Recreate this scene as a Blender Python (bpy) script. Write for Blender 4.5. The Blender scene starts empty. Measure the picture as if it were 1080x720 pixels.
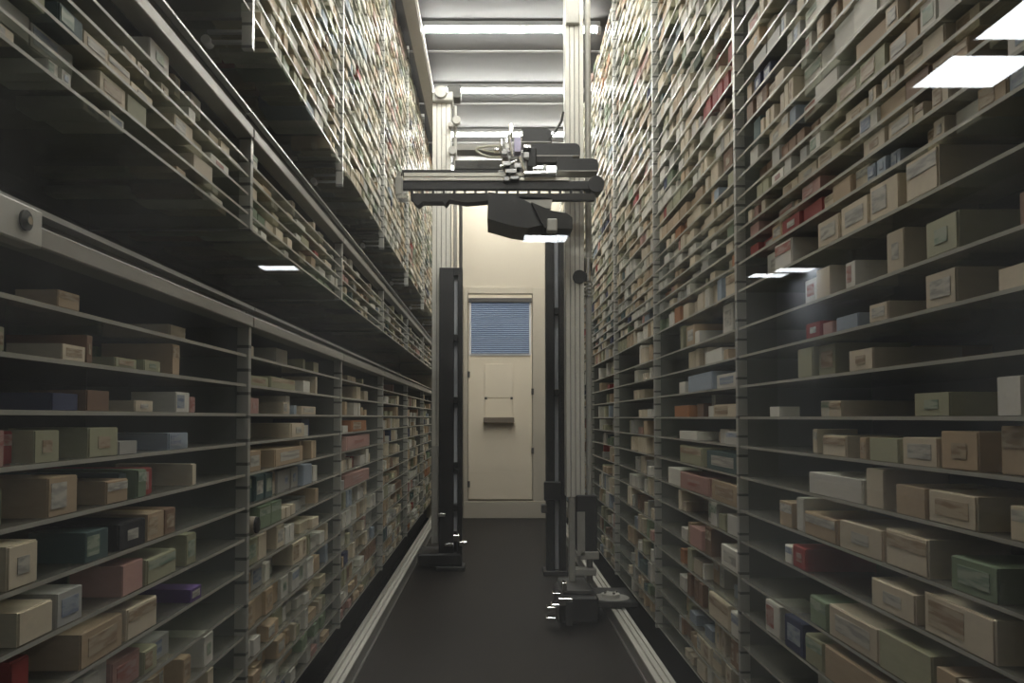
import bpy, bmesh, math, random
from mathutils import Vector, Matrix
random.seed(11)
S = bpy.context.scene
COL = S.collection
F = 850.0                 # focal length in pixels of the 1080 px wide frame
TH = math.radians(2.0)    # camera looks up a little
CX, CY = 521.0, 440.0 - F * math.tan(TH)
CAMZ = 1.0

# ------------------------------------------------------------------ camera
cam = bpy.data.cameras.new('camera'); camo = bpy.data.objects.new('camera', cam); COL.objects.link(camo)
cam.sensor_width = 36.0; cam.lens = F / 1080 * 36
cam.shift_x = (540 - CX) / 1080; cam.shift_y = (CY - 360) / 1080
cam.clip_start = 0.02
camo.location = (0, 0, CAMZ); camo.rotation_euler = (math.pi / 2 + TH, 0, 0)
S.camera = camo
# ------------------------------------------------------------------ world, exposure, light levels
w = bpy.data.worlds.new('world'); S.world = w; w.use_nodes = True
w.node_tree.nodes['Background'].inputs[0].default_value = (0.5, 0.52, 0.55, 1)
w.node_tree.nodes['Background'].inputs[1].default_value = 0.0
S.view_settings.view_transform = 'Standard'; S.view_settings.look = 'None'
S.view_settings.exposure = 1.42; S.view_settings.gamma = 1.0
S.view_settings.use_curve_mapping = False
S.cycles.transparent_max_bounces = 40
S.cycles.max_bounces = 8; S.cycles.diffuse_bounces = 4; S.cycles.glossy_bounces = 4
S.cycles.caustics_reflective = False; S.cycles.caustics_refractive = False
TUBE_E = 39.0
LED_E = 7.0

# ------------------------------------------------------------------ helpers
def P(px, py, Y):
    """world point on the plane at distance Y for a pixel of the 1080x720 frame"""
    dx = (px - CX) / F; dz = (CY - py) / F
    d = Vector((dx, math.cos(TH) - dz * math.sin(TH), math.sin(TH) + dz * math.cos(TH)))
    t = Y / d.y
    return Vector((d.x * t, Y, CAMZ + d.z * t))

def PY(px, X):
    """distance along the aisle at which the plane X is seen in pixel column px"""
    return F * X / (px - CX)

class MB:
    def __init__(self): self.v = []; self.f = []; self.m = []
    def quadbox(self, pts, mi=0):
        b = len(self.v); self.v += [tuple(p) for p in pts]
        for q in ((0,3,2,1),(4,5,6,7),(0,1,5,4),(1,2,6,5),(2,3,7,6),(3,0,4,7)):
            self.f.append(tuple(b+i for i in q)); self.m.append(mi)
    def box(self, x0, x1, y0, y1, z0, z1, mi=0):
        self.quadbox([(x0,y0,z0),(x1,y0,z0),(x1,y1,z0),(x0,y1,z0),(x0,y0,z1),(x1,y0,z1),(x1,y1,z1),(x0,y1,z1)], mi); return self
    def cyl(self, a, b, r, n=14, mi=0, r2=None):
        a, b = Vector(a), Vector(b); r2 = r if r2 is None else r2
        d = (b-a).normalized(); u = d.orthogonal().normalized(); w_ = d.cross(u)
        s = len(self.v)
        for c, rr in ((a, r), (b, r2)):
            for k in range(n):
                t = 2*math.pi*k/n
                self.v.append(tuple(c + rr*(math.cos(t)*u + math.sin(t)*w_)))
        for k in range(n):
            k2 = (k+1) % n
            self.f.append((s+k, s+k2, s+n+k2, s+n+k)); self.m.append(mi)
        self.f.append(tuple(s+k for k in reversed(range(n)))); self.m.append(mi)
        self.f.append(tuple(s+n+k for k in range(n))); self.m.append(mi)
        return self
    def tube(self, pts, r, n=8, mi=0):
        for a, b in zip(pts, pts[1:]): self.cyl(a, b, r, n, mi)
        return self
    def prism(self, poly, y0, y1, mi=0):
        """polygon of (x, z) extruded along y"""
        b = len(self.v); n = len(poly)
        self.v += [(x, y0, z) for x, z in poly] + [(x, y1, z) for x, z in poly]
        self.f.append(tuple(b+i for i in range(n))); self.m.append(mi)
        self.f.append(tuple(b+n+i for i in reversed(range(n)))); self.m.append(mi)
        for i in range(n):
            j = (i+1) % n
            self.f.append((b+i, b+n+i, b+n+j, b+j)); self.m.append(mi)
        return self
    def mesh(self, name, mats, bevel=0.0):
        me = bpy.data.meshes.new(name); me.from_pydata(self.v, [], self.f)
        for m in (mats if isinstance(mats, (list, tuple)) else [mats]): me.materials.append(m)
        me.polygons.foreach_set('material_index', self.m)
        bm = bmesh.new(); bm.from_mesh(me)
        bmesh.ops.recalc_face_normals(bm, faces=bm.faces)
        if bevel:
            bmesh.ops.bevel(bm, geom=list(bm.edges), offset=bevel, segments=1, affect='EDGES', profile=0.5)
        bm.to_mesh(me); bm.free(); me.update()
        return me
    def build(self, name, mats, parent=None, bevel=0.0):
        o = bpy.data.objects.new(name, self.mesh(name, mats, bevel)); COL.objects.link(o)
        if parent is not None: o.parent = parent
        return o

def tag(o, label=None, cat=None, group=None, kind=None):
    if label: o['label'] = label
    if cat: o['category'] = cat
    if group: o['group'] = group
    if kind: o['kind'] = kind
    return o
def thing(name, label, cat, loc=(0, 0, 0), group=None):
    o = bpy.data.objects.new(name, None); COL.objects.link(o); o.location = loc; o.empty_display_size = 0.1
    return tag(o, label, cat, group)
def struct(o, label=None, cat=None):
    return tag(o, label, cat, kind='structure')
def part(mb, name, mats, parent, bevel=0.0):
    """mesh given in world coordinates, hung under a thing standing at parent.location"""
    o = mb.build(name, mats, parent, bevel)
    l = parent.location if parent.parent is None else parent.parent.location
    if parent.parent is None: o.location = -Vector(l)
    return o

# ------------------------------------------------------------------ materials
def mat(name, color=(0.5,0.5,0.5), rough=0.5, metal=0.0, spec=0.5, noise=0.0, scale=20.0, bump=0.0):
    m = bpy.data.materials.new(name); m.use_nodes = True
    nt = m.node_tree; b = nt.nodes['Principled BSDF']
    b.inputs['Base Color'].default_value = (*color, 1); b.inputs['Roughness'].default_value = rough
    b.inputs['Metallic'].default_value = metal; b.inputs['Specular IOR Level'].default_value = spec
    if noise or bump:
        tc = nt.nodes.new('ShaderNodeTexCoord'); n = nt.nodes.new('ShaderNodeTexNoise')
        n.inputs['Scale'].default_value = scale; n.inputs['Detail'].default_value = 4
        nt.links.new(tc.outputs['Object'], n.inputs['Vector'])
        if noise:
            mx = nt.nodes.new('ShaderNodeMix'); mx.data_type = 'RGBA'
            mx.inputs[6].default_value = (*[c*(1-noise) for c in color], 1)
            mx.inputs[7].default_value = (*[min(1, c*(1+noise)) for c in color], 1)
            nt.links.new(n.outputs['Fac'], mx.inputs[0]); nt.links.new(mx.outputs[2], b.inputs['Base Color'])
        if bump:
            bp = nt.nodes.new('ShaderNodeBump'); bp.inputs['Strength'].default_value = bump
            bp.inputs['Distance'].default_value = 0.01
            nt.links.new(n.outputs['Fac'], bp.inputs['Height']); nt.links.new(bp.outputs[0], b.inputs['Normal'])
    return m
def emis(name, color, e):
    m = bpy.data.materials.new(name); m.use_nodes = True; nt = m.node_tree; nt.nodes.clear()
    o = nt.nodes.new('ShaderNodeOutputMaterial'); em = nt.nodes.new('ShaderNodeEmission')
    em.inputs[0].default_value = (*color, 1); em.inputs[1].default_value = e
    nt.links.new(em.outputs[0], o.inputs[0]); return m
def glassy(name, tint, film_col, film, ior=1.45, rough=0.05, translucent=False, smear=False):
    """clear plate: passes light straight on, mirrors by Fresnel, and carries a thin dull film of dust"""
    m = bpy.data.materials.new(name); m.use_nodes = True; nt = m.node_tree; nt.nodes.clear()
    N = nt.nodes.new; L = nt.links.new
    out = N('ShaderNodeOutputMaterial'); tr = N('ShaderNodeBsdfTransparent'); gl = N('ShaderNodeBsdfGlossy')
    tr.inputs[0].default_value = (*tint, 1); gl.inputs['Roughness'].default_value = rough
    fr = N('ShaderNodeFresnel'); ge = N('ShaderNodeNewGeometry'); io = N('ShaderNodeMapRange')   # same ratio on entry and exit: the ray is not bent inside the thin plate
    io.inputs[3].default_value = ior; io.inputs[4].default_value = 1/ior; L(ge.outputs['Backfacing'], io.inputs[0]); L(io.outputs[0], fr.inputs[0])
    mx = N('ShaderNodeMixShader'); L(fr.outputs[0], mx.inputs[0]); L(tr.outputs[0], mx.inputs[1]); L(gl.outputs[0], mx.inputs[2])
    df = N('ShaderNodeBsdfTranslucent' if translucent else 'ShaderNodeBsdfDiffuse'); df.inputs[0].default_value = (*film_col, 1)
    m2 = N('ShaderNodeMixShader'); m2.inputs[0].default_value = film
    if smear:
        tc = N('ShaderNodeTexCoord'); mp = N('ShaderNodeMapping'); mp.inputs['Scale'].default_value = (5, 1, 3)
        mp.inputs['Rotation'].default_value = (0, 0.5, 0)
        n = N('ShaderNodeTexNoise'); n.inputs['Scale'].default_value = 2.2; n.inputs['Detail'].default_value = 3
        mr = N('ShaderNodeMapRange'); mr.inputs[1].default_value = 0.35; mr.inputs[2].default_value = 0.7
        mr.inputs[3].default_value = film*0.4; mr.inputs[4].default_value = film*1.6
        L(tc.outputs['Object'], mp.inputs[0]); L(mp.outputs[0], n.inputs['Vector']); L(n.outputs['Fac'], mr.inputs[0]); L(mr.outputs[0], m2.inputs[0])
    L(mx.outputs[0], m2.inputs[1]); L(df.outputs[0], m2.inputs[2]); L(m2.outputs[0], out.inputs[0])
    return m

M = {}
M['floor'] = mat('floor_rubber', (0.019, 0.015, 0.012), 0.7, spec=0.22, noise=0.25, scale=60, bump=0.15)
M['ceiling'] = mat('ceiling_sheet', (0.165, 0.166, 0.17), 0.6, spec=0.12, noise=0.08, scale=3)
M['cream'] = mat('cream_paint', (0.52, 0.47, 0.385), 0.6, noise=0.03, scale=6)
M['door'] = mat('door_paint', (0.84, 0.75, 0.60), 0.5, noise=0.03, scale=5)
M['housing'] = mat('housing_dark_sheet', (0.072, 0.068, 0.062), 0.6, noise=0.2, scale=8)
M['plinth'] = mat('plinth_dark', (0.018, 0.016, 0.014), 0.7)
M['partition'] = mat('partition_grey', (0.24, 0.24, 0.23), 0.5, noise=0.08, scale=9)
M['beam'] = mat('beam_steel', (0.42, 0.40, 0.36), 0.45, metal=0.25, noise=0.1, scale=14)
M['lip'] = mat('beam_lip_steel', (0.5, 0.5, 0.48), 0.35, metal=0.5)
M['alu'] = mat('aluminium', (0.66, 0.64, 0.58), 0.42, metal=0.1, noise=0.06, scale=25)
M['alu_dull'] = mat('aluminium_dull', (0.36, 0.35, 0.32), 0.45, metal=0.1, noise=0.1, scale=25)
M['groove'] = mat('groove_dark', (0.07, 0.068, 0.062), 0.6)
M['chrome'] = mat('chrome', (0.82, 0.82, 0.80), 0.15, metal=1.0)
M['black'] = mat('black_plastic', (0.018, 0.018, 0.019), 0.5, noise=0.2, scale=30)
M['blacksoft'] = mat('black_rubber', (0.035, 0.034, 0.033), 0.75)
M['white'] = mat('white_plastic', (0.72, 0.72, 0.73), 0.4)
M['strip'] = mat('pale_strip', (0.60, 0.62, 0.66), 0.4)
M['lilac'] = mat('lilac_label', (0.60, 0.56, 0.78), 0.4)
M['cable'] = mat('pale_cable', (0.55, 0.53, 0.42), 0.5)
M['blind'] = mat('blind_slat', (0.38, 0.45, 0.56), 0.5)
M['winglass'] = emis('daylit_window_glass', (0.50, 0.66, 1.0), 0.075)
M['headrail'] = mat('head_rail', (0.05, 0.045, 0.04), 0.5)
M['ledge'] = mat('ledge_brown', (0.20, 0.16, 0.12), 0.5)
M['post'] = None
M['tube'] = emis('lit_tube', (1.0, 0.975, 0.92), TUBE_E)
M['led'] = emis('lit_led_panel', (0.90, 0.95, 1.0), LED_E)
M['shelfglass'] = glassy('shelf_glass', (0.92, 0.94, 0.91), (0.55, 0.53, 0.46), 0.12, 1.45, 0.12)
M['shelfedge'] = mat('shelf_glass_edge', (0.46, 0.44, 0.38), 0.3)
M['fixture'] = mat('fixture_grey', (0.30, 0.30, 0.30), 0.5)
M['shade'] = mat('floor_shade', (0.006, 0.005, 0.005), 0.8, spec=0.1)  # near-black colour for the shaded floor beside the rails
M['shopwall'] = mat('shop_white_wall', (0.75, 0.77, 0.80), 0.7)
M['pane'] = glassy('window_pane', (0.97, 0.98, 0.97), (0.8, 0.82, 0.85), 0.024, 1.5, 0.0, translucent=True, smear=True)
M['room'] = mat('shop_wall', (0.16, 0.16, 0.17), 0.7)
M['roomfloor'] = mat('shop_floor', (0.14, 0.13, 0.12), 0.5)

# perforated post: bright metal with a row of dark slots
def post_mat():
    m = mat('post_perforated', (0.5, 0.5, 0.47), 0.35, metal=0.4); nt = m.node_tree; N = nt.nodes.new; L = nt.links.new
    tc = N('ShaderNodeTexCoord'); sp = N('ShaderNodeSeparateXYZ'); L(tc.outputs['Object'], sp.inputs[0])
    a = N('ShaderNodeMath'); a.operation = 'DIVIDE'; a.inputs[1].default_value = 0.0525; L(sp.outputs['Z'], a.inputs[0])
    b = N('ShaderNodeMath'); b.operation = 'FRACT'; L(a.outputs[0], b.inputs[0])
    c = N('ShaderNodeMath'); c.operation = 'LESS_THAN'; c.inputs[1].default_value = 0.13; L(b.outputs[0], c.inputs[0])
    mx = N('ShaderNodeMix'); mx.data_type = 'RGBA'; mx.inputs[6].default_value = (0.56, 0.55, 0.51, 1); mx.inputs[7].default_value = (0.20, 0.20, 0.19, 1)
    L(c.outputs[0], mx.inputs[0]); L(mx.outputs[2], nt.nodes['Principled BSDF'].inputs['Base Color'])
    return m
M['post'] = post_mat()

def carton_mat(stuff):
    m = mat('carton_card_mass' if stuff else 'carton_card', rough=0.62, spec=0.35); nt = m.node_tree; N = nt.nodes.new; L = nt.links.new
    if stuff:
        c = N('ShaderNodeVertexColor'); c.layer_name = 'Col'; src = c.outputs[0]
    else:
        c = N('ShaderNodeObjectInfo'); src = c.outputs['Color']
    tc = N('ShaderNodeTexCoord'); n = N('ShaderNodeTexNoise'); n.inputs['Scale'].default_value = 14 if stuff else 5
    L(tc.outputs['Object'], n.inputs['Vector'])
    mr = N('ShaderNodeMapRange'); mr.inputs[3].default_value = 0.86; mr.inputs[4].default_value = 1.1
    L(n.outputs['Fac'], mr.inputs[0])
    mu = N('ShaderNodeVectorMath'); mu.operation = 'SCALE'; L(src, mu.inputs[0]); L(mr.outputs[0], mu.inputs['Scale'])
    L(mu.outputs[0], nt.nodes['Principled BSDF'].inputs['Base Color'])
    return m
M['carton'] = carton_mat(False); M['carton_mass'] = carton_mat(True)

def print_mat(name, ground, ink, sc):
    """blurred, unreadable print: rows of small ink blocks on a plain ground"""
    m = mat(name, ground, 0.5); nt = m.node_tree; N = nt.nodes.new; L = nt.links.new
    tc = N('ShaderNodeTexCoord'); mp = N('ShaderNodeMapping'); mp.inputs['Rotation'].default_value = (0, -math.pi/2, 0)
    mp.inputs['Rotation'].default_value = (math.pi/2, 0, math.pi/2)
    sp = N('ShaderNodeSeparateXYZ'); cb = N('ShaderNodeCombineXYZ')
    L(tc.outputs['Object'], sp.inputs[0]); L(sp.outputs['Y'], cb.inputs['X']); L(sp.outputs['Z'], cb.inputs['Y'])
    br = N('ShaderNodeTexNoise'); br.inputs['Scale'].default_value = sc
    mp.inputs['Rotation'].default_value = (0, 0, 0); mp.inputs['Scale'].default_value = (1, 2.6, 1)
    oi = N('ShaderNodeObjectInfo'); ad = N('ShaderNodeVectorMath'); ad.operation = 'ADD'
    ml = N('ShaderNodeMath'); ml.operation = 'MULTIPLY'; ml.inputs[1].default_value = 40
    L(oi.outputs['Random'], ml.inputs[0]); L(cb.outputs[0], mp.inputs[0]); L(mp.outputs[0], ad.inputs[0]); L(ml.outputs[0], ad.inputs[1])
    L(ad.outputs[0], br.inputs['Vector'])
    st = N('ShaderNodeMapRange'); st.inputs[1].default_value = 0.44; st.inputs[2].default_value = 0.62
    L(br.outputs['Fac'], st.inputs[0])
    mx = N('ShaderNodeMix'); mx.data_type = 'RGBA'; mx.inputs[6].default_value = (*ground, 1); mx.inputs[7].default_value = (*ink, 1)
    L(st.outputs[0], mx.inputs[0]); L(mx.outputs[2], nt.nodes['Principled BSDF'].inputs['Base Color'])
    return m
PRINTS = {
    'brown': print_mat('print_brown', (0.52, 0.42, 0.30), (0.32, 0.22, 0.14), 2.2),
    'grey': print_mat('print_grey', (0.60, 0.57, 0.50), (0.36, 0.34, 0.31), 2.5),
    'blue': print_mat('print_blue', (0.40, 0.44, 0.50), (0.22, 0.26, 0.36), 2.2),
    'red': print_mat('print_red', (0.50, 0.34, 0.30), (0.40, 0.14, 0.12), 2.2),
    'green': print_mat('print_green', (0.42, 0.46, 0.36), (0.22, 0.30, 0.22), 2.2),
}

# ------------------------------------------------------------------ setting
XL, XR = -0.553, 0.664            # front planes of the two racks
DEP = 0.36                      # rack depth
HC = 3.42                       # ceiling height
YB = 8.10                       # back wall
YG = 0.36                       # glass pane
WL, WR = XL - DEP - 0.03, XR + DEP + 0.03

struct(MB().box(WL-0.05, WR+0.05, YG+0.06, YB+0.1, -0.05, 0).build('floor', M['floor']), 'dark brown rubber floor of the machine aisle', 'floor')
struct(MB().box(WL-0.05, WR+0.05, YG+0.06, YB+0.1, HC, HC+0.05).build('ceiling', M['ceiling']), 'pale grey sheet ceiling over the aisle', 'ceiling')
struct(MB().box(WL-0.05, WL, YG+0.06, YB, 0, HC).build('wall_left', M['housing']), 'dark sheet wall behind the rack with beams', 'wall')
struct(MB().box(WR, WR+0.05, YG+0.06, YB, 0, HC).build('wall_right', M['housing']), 'dark sheet wall behind the tall beamless rack', 'wall')
struct(MB().box(WL-0.05, WR+0.05, YB, YB+0.1, 0, HC).build('wall_back', M['cream']), 'cream painted wall around the door', 'wall')
# ceiling sheet seams
for k, y in enumerate((4.36, 5.25, 6.14, 7.02)):
    struct(MB().box(WL, WR, y-0.012, y+0.012, HC-0.006, HC).build('trim_%d' % (k+1), M['fixture']), 'flat seam strip across the grey ceiling', 'trim')

# front wall with the window through which the aisle is seen
ox0, ox1, oz0, oz1 = -0.62, 0.70, 0.35, 1.95
mb = MB()
mb.box(-5.2, ox0, YG, YG+0.06, 0, HC); mb.box(ox1, 5.2, YG, YG+0.06, 0, HC)
mb.box(ox0, ox1, YG, YG+0.06, 0, oz0); mb.box(ox0, ox1, YG, YG+0.06, oz1, HC)
struct(mb.build('wall_front', M['room']), 'shop wall holding the viewing window', 'wall')
win = thing('window_1', 'clear viewing window in front of the aisle', 'window', (0, YG, 0)); win['kind'] = 'structure'
fr = MB(); t = 0.035
fr.box(ox0, ox0+t, YG-0.012, YG+0.06, oz0, oz1); fr.box(ox1-t, ox1, YG-0.012, YG+0.06, oz0, oz1)
fr.box(ox0+t, ox1-t, YG-0.012, YG+0.06, oz0, oz0+t); fr.box(ox0+t, ox1-t, YG-0.012, YG+0.06, oz1-t, oz1)
part(fr, 'window_frame', M['alu_dull'], win)
# a single glass sheet: one face carries the reflection of both
pm = MB(); pm.v = [(ox0+t, YG+0.02, oz0+t), (ox1-t, YG+0.02, oz0+t), (ox1-t, YG+0.02, oz1-t), (ox0+t, YG+0.02, oz1-t)]
pm.v += [(x, YG+0.026, z) for x, _, z in pm.v]
for q in ((0,1,2,3),(7,6,5,4),(0,4,5,1),(1,5,6,2),(2,6,7,3),(3,7,4,0)): pm.f.append(q); pm.m.append(0)
part(pm, 'pane', M['pane'], win)

# the shop behind the viewer: its ceiling panels and the added white wall mirror in the pane
struct(MB().box(-5.2, 5.2, -14.0, YG, -0.05, 0).build('floor_shop', M['roomfloor']), 'grey floor of the shop before the window', 'floor')
struct(MB().box(-5.2, 5.2, -14.0, YG, HC, HC+0.05).build('ceiling_shop', M['room']), 'grey ceiling of the shop before the window', 'ceiling')
struct(MB().box(5.2, 5.3, -14.0, YG, 0, HC).build('wall_shop_veil', M['shopwall']), 'unseen white shop side wall added for its reflection', 'wall')  # added out of view; its pale reflection veils the pane's right side
struct(MB().box(-5.3, -5.2, -14.0, YG, 0, HC).build('wall_shop_dark', M['room']), 'dark side wall of the shop', 'wall')
struct(MB().box(-5.2, 5.2, -14.1, -14.0, 0, HC).build('wall_shop', M['room']), 'far grey wall of the shop', 'wall')
def led_panel(px, py, where, q=0.26):
    """where the mirrored panel is seen gives its place on the shop ceiling"""
    d = P(px, py, 1.0); k = (HC - 0.02 - CAMZ) / (d.z - CAMZ)
    X, Yv = d.x * k, k
    y = -(Yv - 2*(YG + 0.023))
    o = thing('led_panel', 'square white lit panel in the shop ceiling ' + where, 'ceiling light', (X, y, HC), 'lit panels of the shop ceiling')
    part(MB().box(X-0.29, X+0.29, y-q, y+q, HC-0.02, HC-0.004), 'diffuser', M['led'], o)
    f = MB()
    for s in (-1, 1):
        f.box(X+s*0.305-0.015, X+s*0.305+0.015, y-q-0.03, y+q+0.03, HC-0.024, HC); f.box(X-0.29, X+0.29, y+s*(q+0.015)-0.015, y+s*(q+0.015)+0.015, HC-0.024, HC)
    part(f, 'frame', M['white'], o)
for a in ((1026, 76, 'mirrored large over the cream boxes'), (1105, 20, 'mirrored above the largest reflection'), (838, 284.6, 'mirrored as the farther of two touching reflections', 0.19),
          (810, 290.4, 'mirrored as the nearer of two touching reflections', 0.19), (294, 282.5, 'mirrored alone over the dark gap', 0.2), (575, 251.5, 'mirrored under the robot gripper', 0.22)):
    led_panel(*a)

# ------------------------------------------------------------------ ceiling tubes
ORD = ['first', 'second', 'third', 'fourth', 'fifth', 'sixth', 'seventh', 'eighth', 'ninth', 'tenth', 'eleventh', 'twelfth', 'thirteenth',
       'fourteenth', 'fifteenth', 'sixteenth', 'seventeenth', 'eighteenth', 'nineteenth', 'twentieth', 'twenty-first', 'twenty-second',
       'twenty-third', 'twenty-fourth', 'twenty-fifth', 'twenty-sixth', 'twenty-seventh', 'twenty-eighth', 'twenty-ninth', 'thirtieth',
       'thirty-first', 'thirty-second', 'thirty-third', 'thirty-fourth', 'thirty-fifth']
TY = [P(521, y, 1.0) for y in (33, 97, 143, 178)]
TY = [(HC - 0.05 - CAMZ) / (p.z - CAMZ) for p in TY]
sp_ = (TY[3] - TY[0]) / 3
ys = [TY[0] - sp_ * k for k in (4, 3, 2, 1)] + TY
for i, y in enumerate(ys):
    o = thing('ceiling_tube_light', 'lit white tube across the ceiling, %s from the door wall' % ORD[len(ys)-1-i], 'ceiling light', (0.06, y, HC), 'tube lights across the aisle ceiling')
    part(MB().box(-0.44, 0.65, y-0.035, y+0.035, HC-0.03, HC), 'housing', M['fixture'], o, 0.004)
    part(MB().cyl((-0.425, y, HC-0.044), (0.635, y, HC-0.044), 0.013, 16), 'tube', M['tube'], o)
    for s in (-0.435, 0.645):
        part(MB().box(s-0.012, s+0.012, y-0.022, y+0.022, HC-0.062, HC-0.03), 'end_cap', M['fixture'], o)

# ------------------------------------------------------------------ back door
dl, dr = P(494, 440, YB).x, P(561, 440, YB).x
zt, zb = P(521, 311, YB).z, P(521, 526, YB).z
fl, frr, ft = P(489, 440, YB).x, P(577, 440, YB).x, P(521, 304, YB).z
door = thing('door_1', 'cream door with blind-covered window and hatch', 'door', (0.5*(dl+dr), YB, 0)); door['kind'] = 'structure'
part(MB().box(dl, dr, YB-0.035, YB-0.002, zb, zt), 'leaf', M['door'], door, 0.004)
for nm, a in (('jamb', (fl, dl-0.006, YB-0.05, YB, 0.165, ft)), ('jamb', (dr+0.006, frr, YB-0.05, YB, 0.165, ft)), ('head', (dl-0.006, dr+0.006, YB-0.05, YB, zt+0.006, ft)), ('sill_board', (fl, frr, YB-0.06, YB, 0, 0.165))):
    part(MB().box(*a), nm, M['cream'], door, 0.003)
x0, x1 = P(497, 440, YB).x, P(558, 440, YB).x; z0, z1 = P(521, 373, YB).z, P(521, 318, YB).z
wd = part(MB().box(x0, x1, YB-0.04, YB-0.034, z0, z1), 'door_window', M['winglass'], door)
bd = MB()
bd.box(x0-0.02, x0, YB-0.05, YB-0.03, z0-0.02, z1+0.02); bd.box(x1, x1+0.02, YB-0.05, YB-0.03, z0-0.02, z1+0.02); bd.box(x0, x1, YB-0.05, YB-0.03, z0-0.02, z0)
part(bd, 'window_bead', M['white'], wd)
hr = part(MB().box(x0-0.025, x1+0.025, YB-0.085, YB-0.04, z1-0.015, z1+0.025), 'head_rail', M['headrail'], door)
n = 26
sm = MB(); sl = (x1-x0)/2 - 0.004
sm.quadbox([(-sl,-0.010,-0.006),(sl,-0.010,-0.006),(sl,0.009,0.005),(-sl,0.009,0.005),(-sl,-0.010,-0.0048),(sl,-0.010,-0.0048),(sl,0.009,0.0062),(-sl,0.009,0.0062)])
slat = sm.mesh('slat', M['blind'])
for k in range(n):
    o = bpy.data.objects.new('slat', slat); COL.objects.link(o); o.parent = hr       # slats hang from the head rail
    o.location = Vector((0.5*(x0+x1), YB-0.055, z0 + 0.01 + (z1-z0-0.03)*k/(n-1)))
hx0, hx1 = P(511, 440, YB).x, P(541, 440, YB).x; hz0, hz1, hzm = P(521, 440, YB).z, P(521, 384, YB).z, P(521, 420, YB).z
hf = part(MB().box(hx0, hx1, YB-0.046, YB-0.034, hz0, hzm-0.004), 'hatch_flap', M['door'], door, 0.003)
part(MB().box(hx0, hx1, YB-0.046, YB-0.034, hzm+0.004, hz1), 'hatch_panel', M['door'], door, 0.003)
part(MB().box(hx0-0.01, hx1+0.01, YB-0.13, YB-0.034, hz0-0.055, hz0), 'ledge', M['ledge'], door, 0.004)
for px, py in ((494.5, 395), (494.5, 510), (561.5, 413), (561.5, 475)):
    p = P(px, py, YB); part(MB().box(p.x-0.012, p.x+0.012, YB-0.062, YB-0.04, p.z-0.03, p.z+0.03), 'hinge', M['groove'], door)
for px in (512.5, 539.5):
    p = P(px, 420, YB); part(MB().box(p.x-0.012, p.x+0.012, YB-0.056, YB-0.04, p.z-0.012, p.z+0.012), 'hatch_hinge', M['groove'], hf)

# ------------------------------------------------------------------ racks
K = 0.79                                  # rack heights below are written for a front plane 0.70 m away
def zrel(v): return CAMZ + K*v
Z_low = [0.178, 0.094, 0.011, -0.071, -0.159, -0.252, -0.34, -0.43, -0.52, -0.61, -0.70, -0.79, -0.86, -0.928]
Z_mid = [0.545, 0.583, 0.638, 0.69, 0.733]
Z_top = [1.17 + 0.066*k for k in range(27)]
Z_right = [-1.06, -0.97, -0.88, -0.77, -0.657, -0.543, -0.417, -0.314, -0.2, -0.096, 0.002, 0.108, 0.21, 0.307, 0.436, 0.53, 0.59, 0.645, 0.70, 0.756, 0.825, 0.893, 0.98, 1.05, 1.12] + [1.188 + 0.0785*k for k in range(23)]
PL = [0.46, 1.81, 2.90, 3.99, 5.12, 6.28, 7.40, 8.05]
PR = [0.46, 2.19, 3.32, 4.42, 5.53, 6.64, 8.05]

sh = MB(); sh.box(-0.5, 0.5, -0.5, 0.5, -0.5, 0.5)
def shelf_mesh(front):      # unit plate; the aisle edge has its own polished material
    m_ = MB(); m_.box(-0.5, 0.5, -0.5, 0.5, -0.5, 0.5)
    m_.m[5 if front < 0 else 3] = 1
    return m_.mesh('shelf', [M['shelfglass'], M['shelfedge']])
SH = {'L': shelf_mesh(1), 'R': shelf_mesh(-1)}
def add_shelves(root, side, Zs, posts, th=0.006):
    X = XL if side == 'L' else XR; s = -1 if side == 'L' else 1
    for a, b in zip(posts, posts[1:]):
        for z in Zs:
            o = bpy.data.objects.new('shelf', SH[side]); COL.objects.link(o); o.parent = root
            o.scale = (DEP-0.01, b-a-0.024, th)
            o.location = Vector((X + s*(DEP-0.01)/2, 0.5*(a+b), zrel(z) - th/2)) - root.location
def add_posts(root, side, posts, z0, z1, wdt=0.018):
    X = XL if side == 'L' else XR; s = -1 if side == 'L' else 1
    for y in posts:
        part(MB().box(X - s*0.004, X + s*0.022, y-wdt/2, y+wdt/2, z0, z1), 'post', M['post'], root)
        part(MB().box(X + s*0.022, X + s*DEP, y-0.006, y+0.006, z0, z1), 'side_panel', M['partition'], root)

lo = thing('storage_rack', 'low glass-shelved rack under the wide steel beam', 'rack', (XL - DEP/2, 4.2, 0))
add_shelves(lo, 'L', Z_low, PL); add_posts(lo, 'L', PL, 0.25, zrel(0.256))
for a, b in zip(PL, PL[1:]):      # beam with a sloping face, upper lip and lower flange
    g = 0.004
    bm_ = part(MB().box(XL-0.03, XL+0.012, a+g, b-g, zrel(0.256), zrel(0.288)), 'beam', M['beam'], lo, 0.002)
    part(MB().box(XL-0.05, XL-0.006, a+g, b-g, zrel(0.288), zrel(0.304)), 'beam_web', M['alu_dull'], bm_)
    part(MB().box(XL-0.05, XL+0.014, a+g, b-g, zrel(0.304), zrel(0.313)), 'beam_lip', M['lip'], bm_)
jp = part(MB().box(XL-0.01, XL+0.016, 0.774, 0.952, zrel(0.253), zrel(0.309)), 'joint_plate', M['alu'], lo, 0.002)
bl = part(MB().cyl((XL+0.016, 0.915, zrel(0.285)), (XL+0.019, 0.915, zrel(0.285)), 0.012, 16), 'bolt', M['groove'], jp)
part(MB().cyl((XL+0.019, 0.915, zrel(0.285)), (XL+0.023, 0.915, zrel(0.285)), 0.005, 12), 'bolt_head', M['chrome'], jp)
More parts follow.
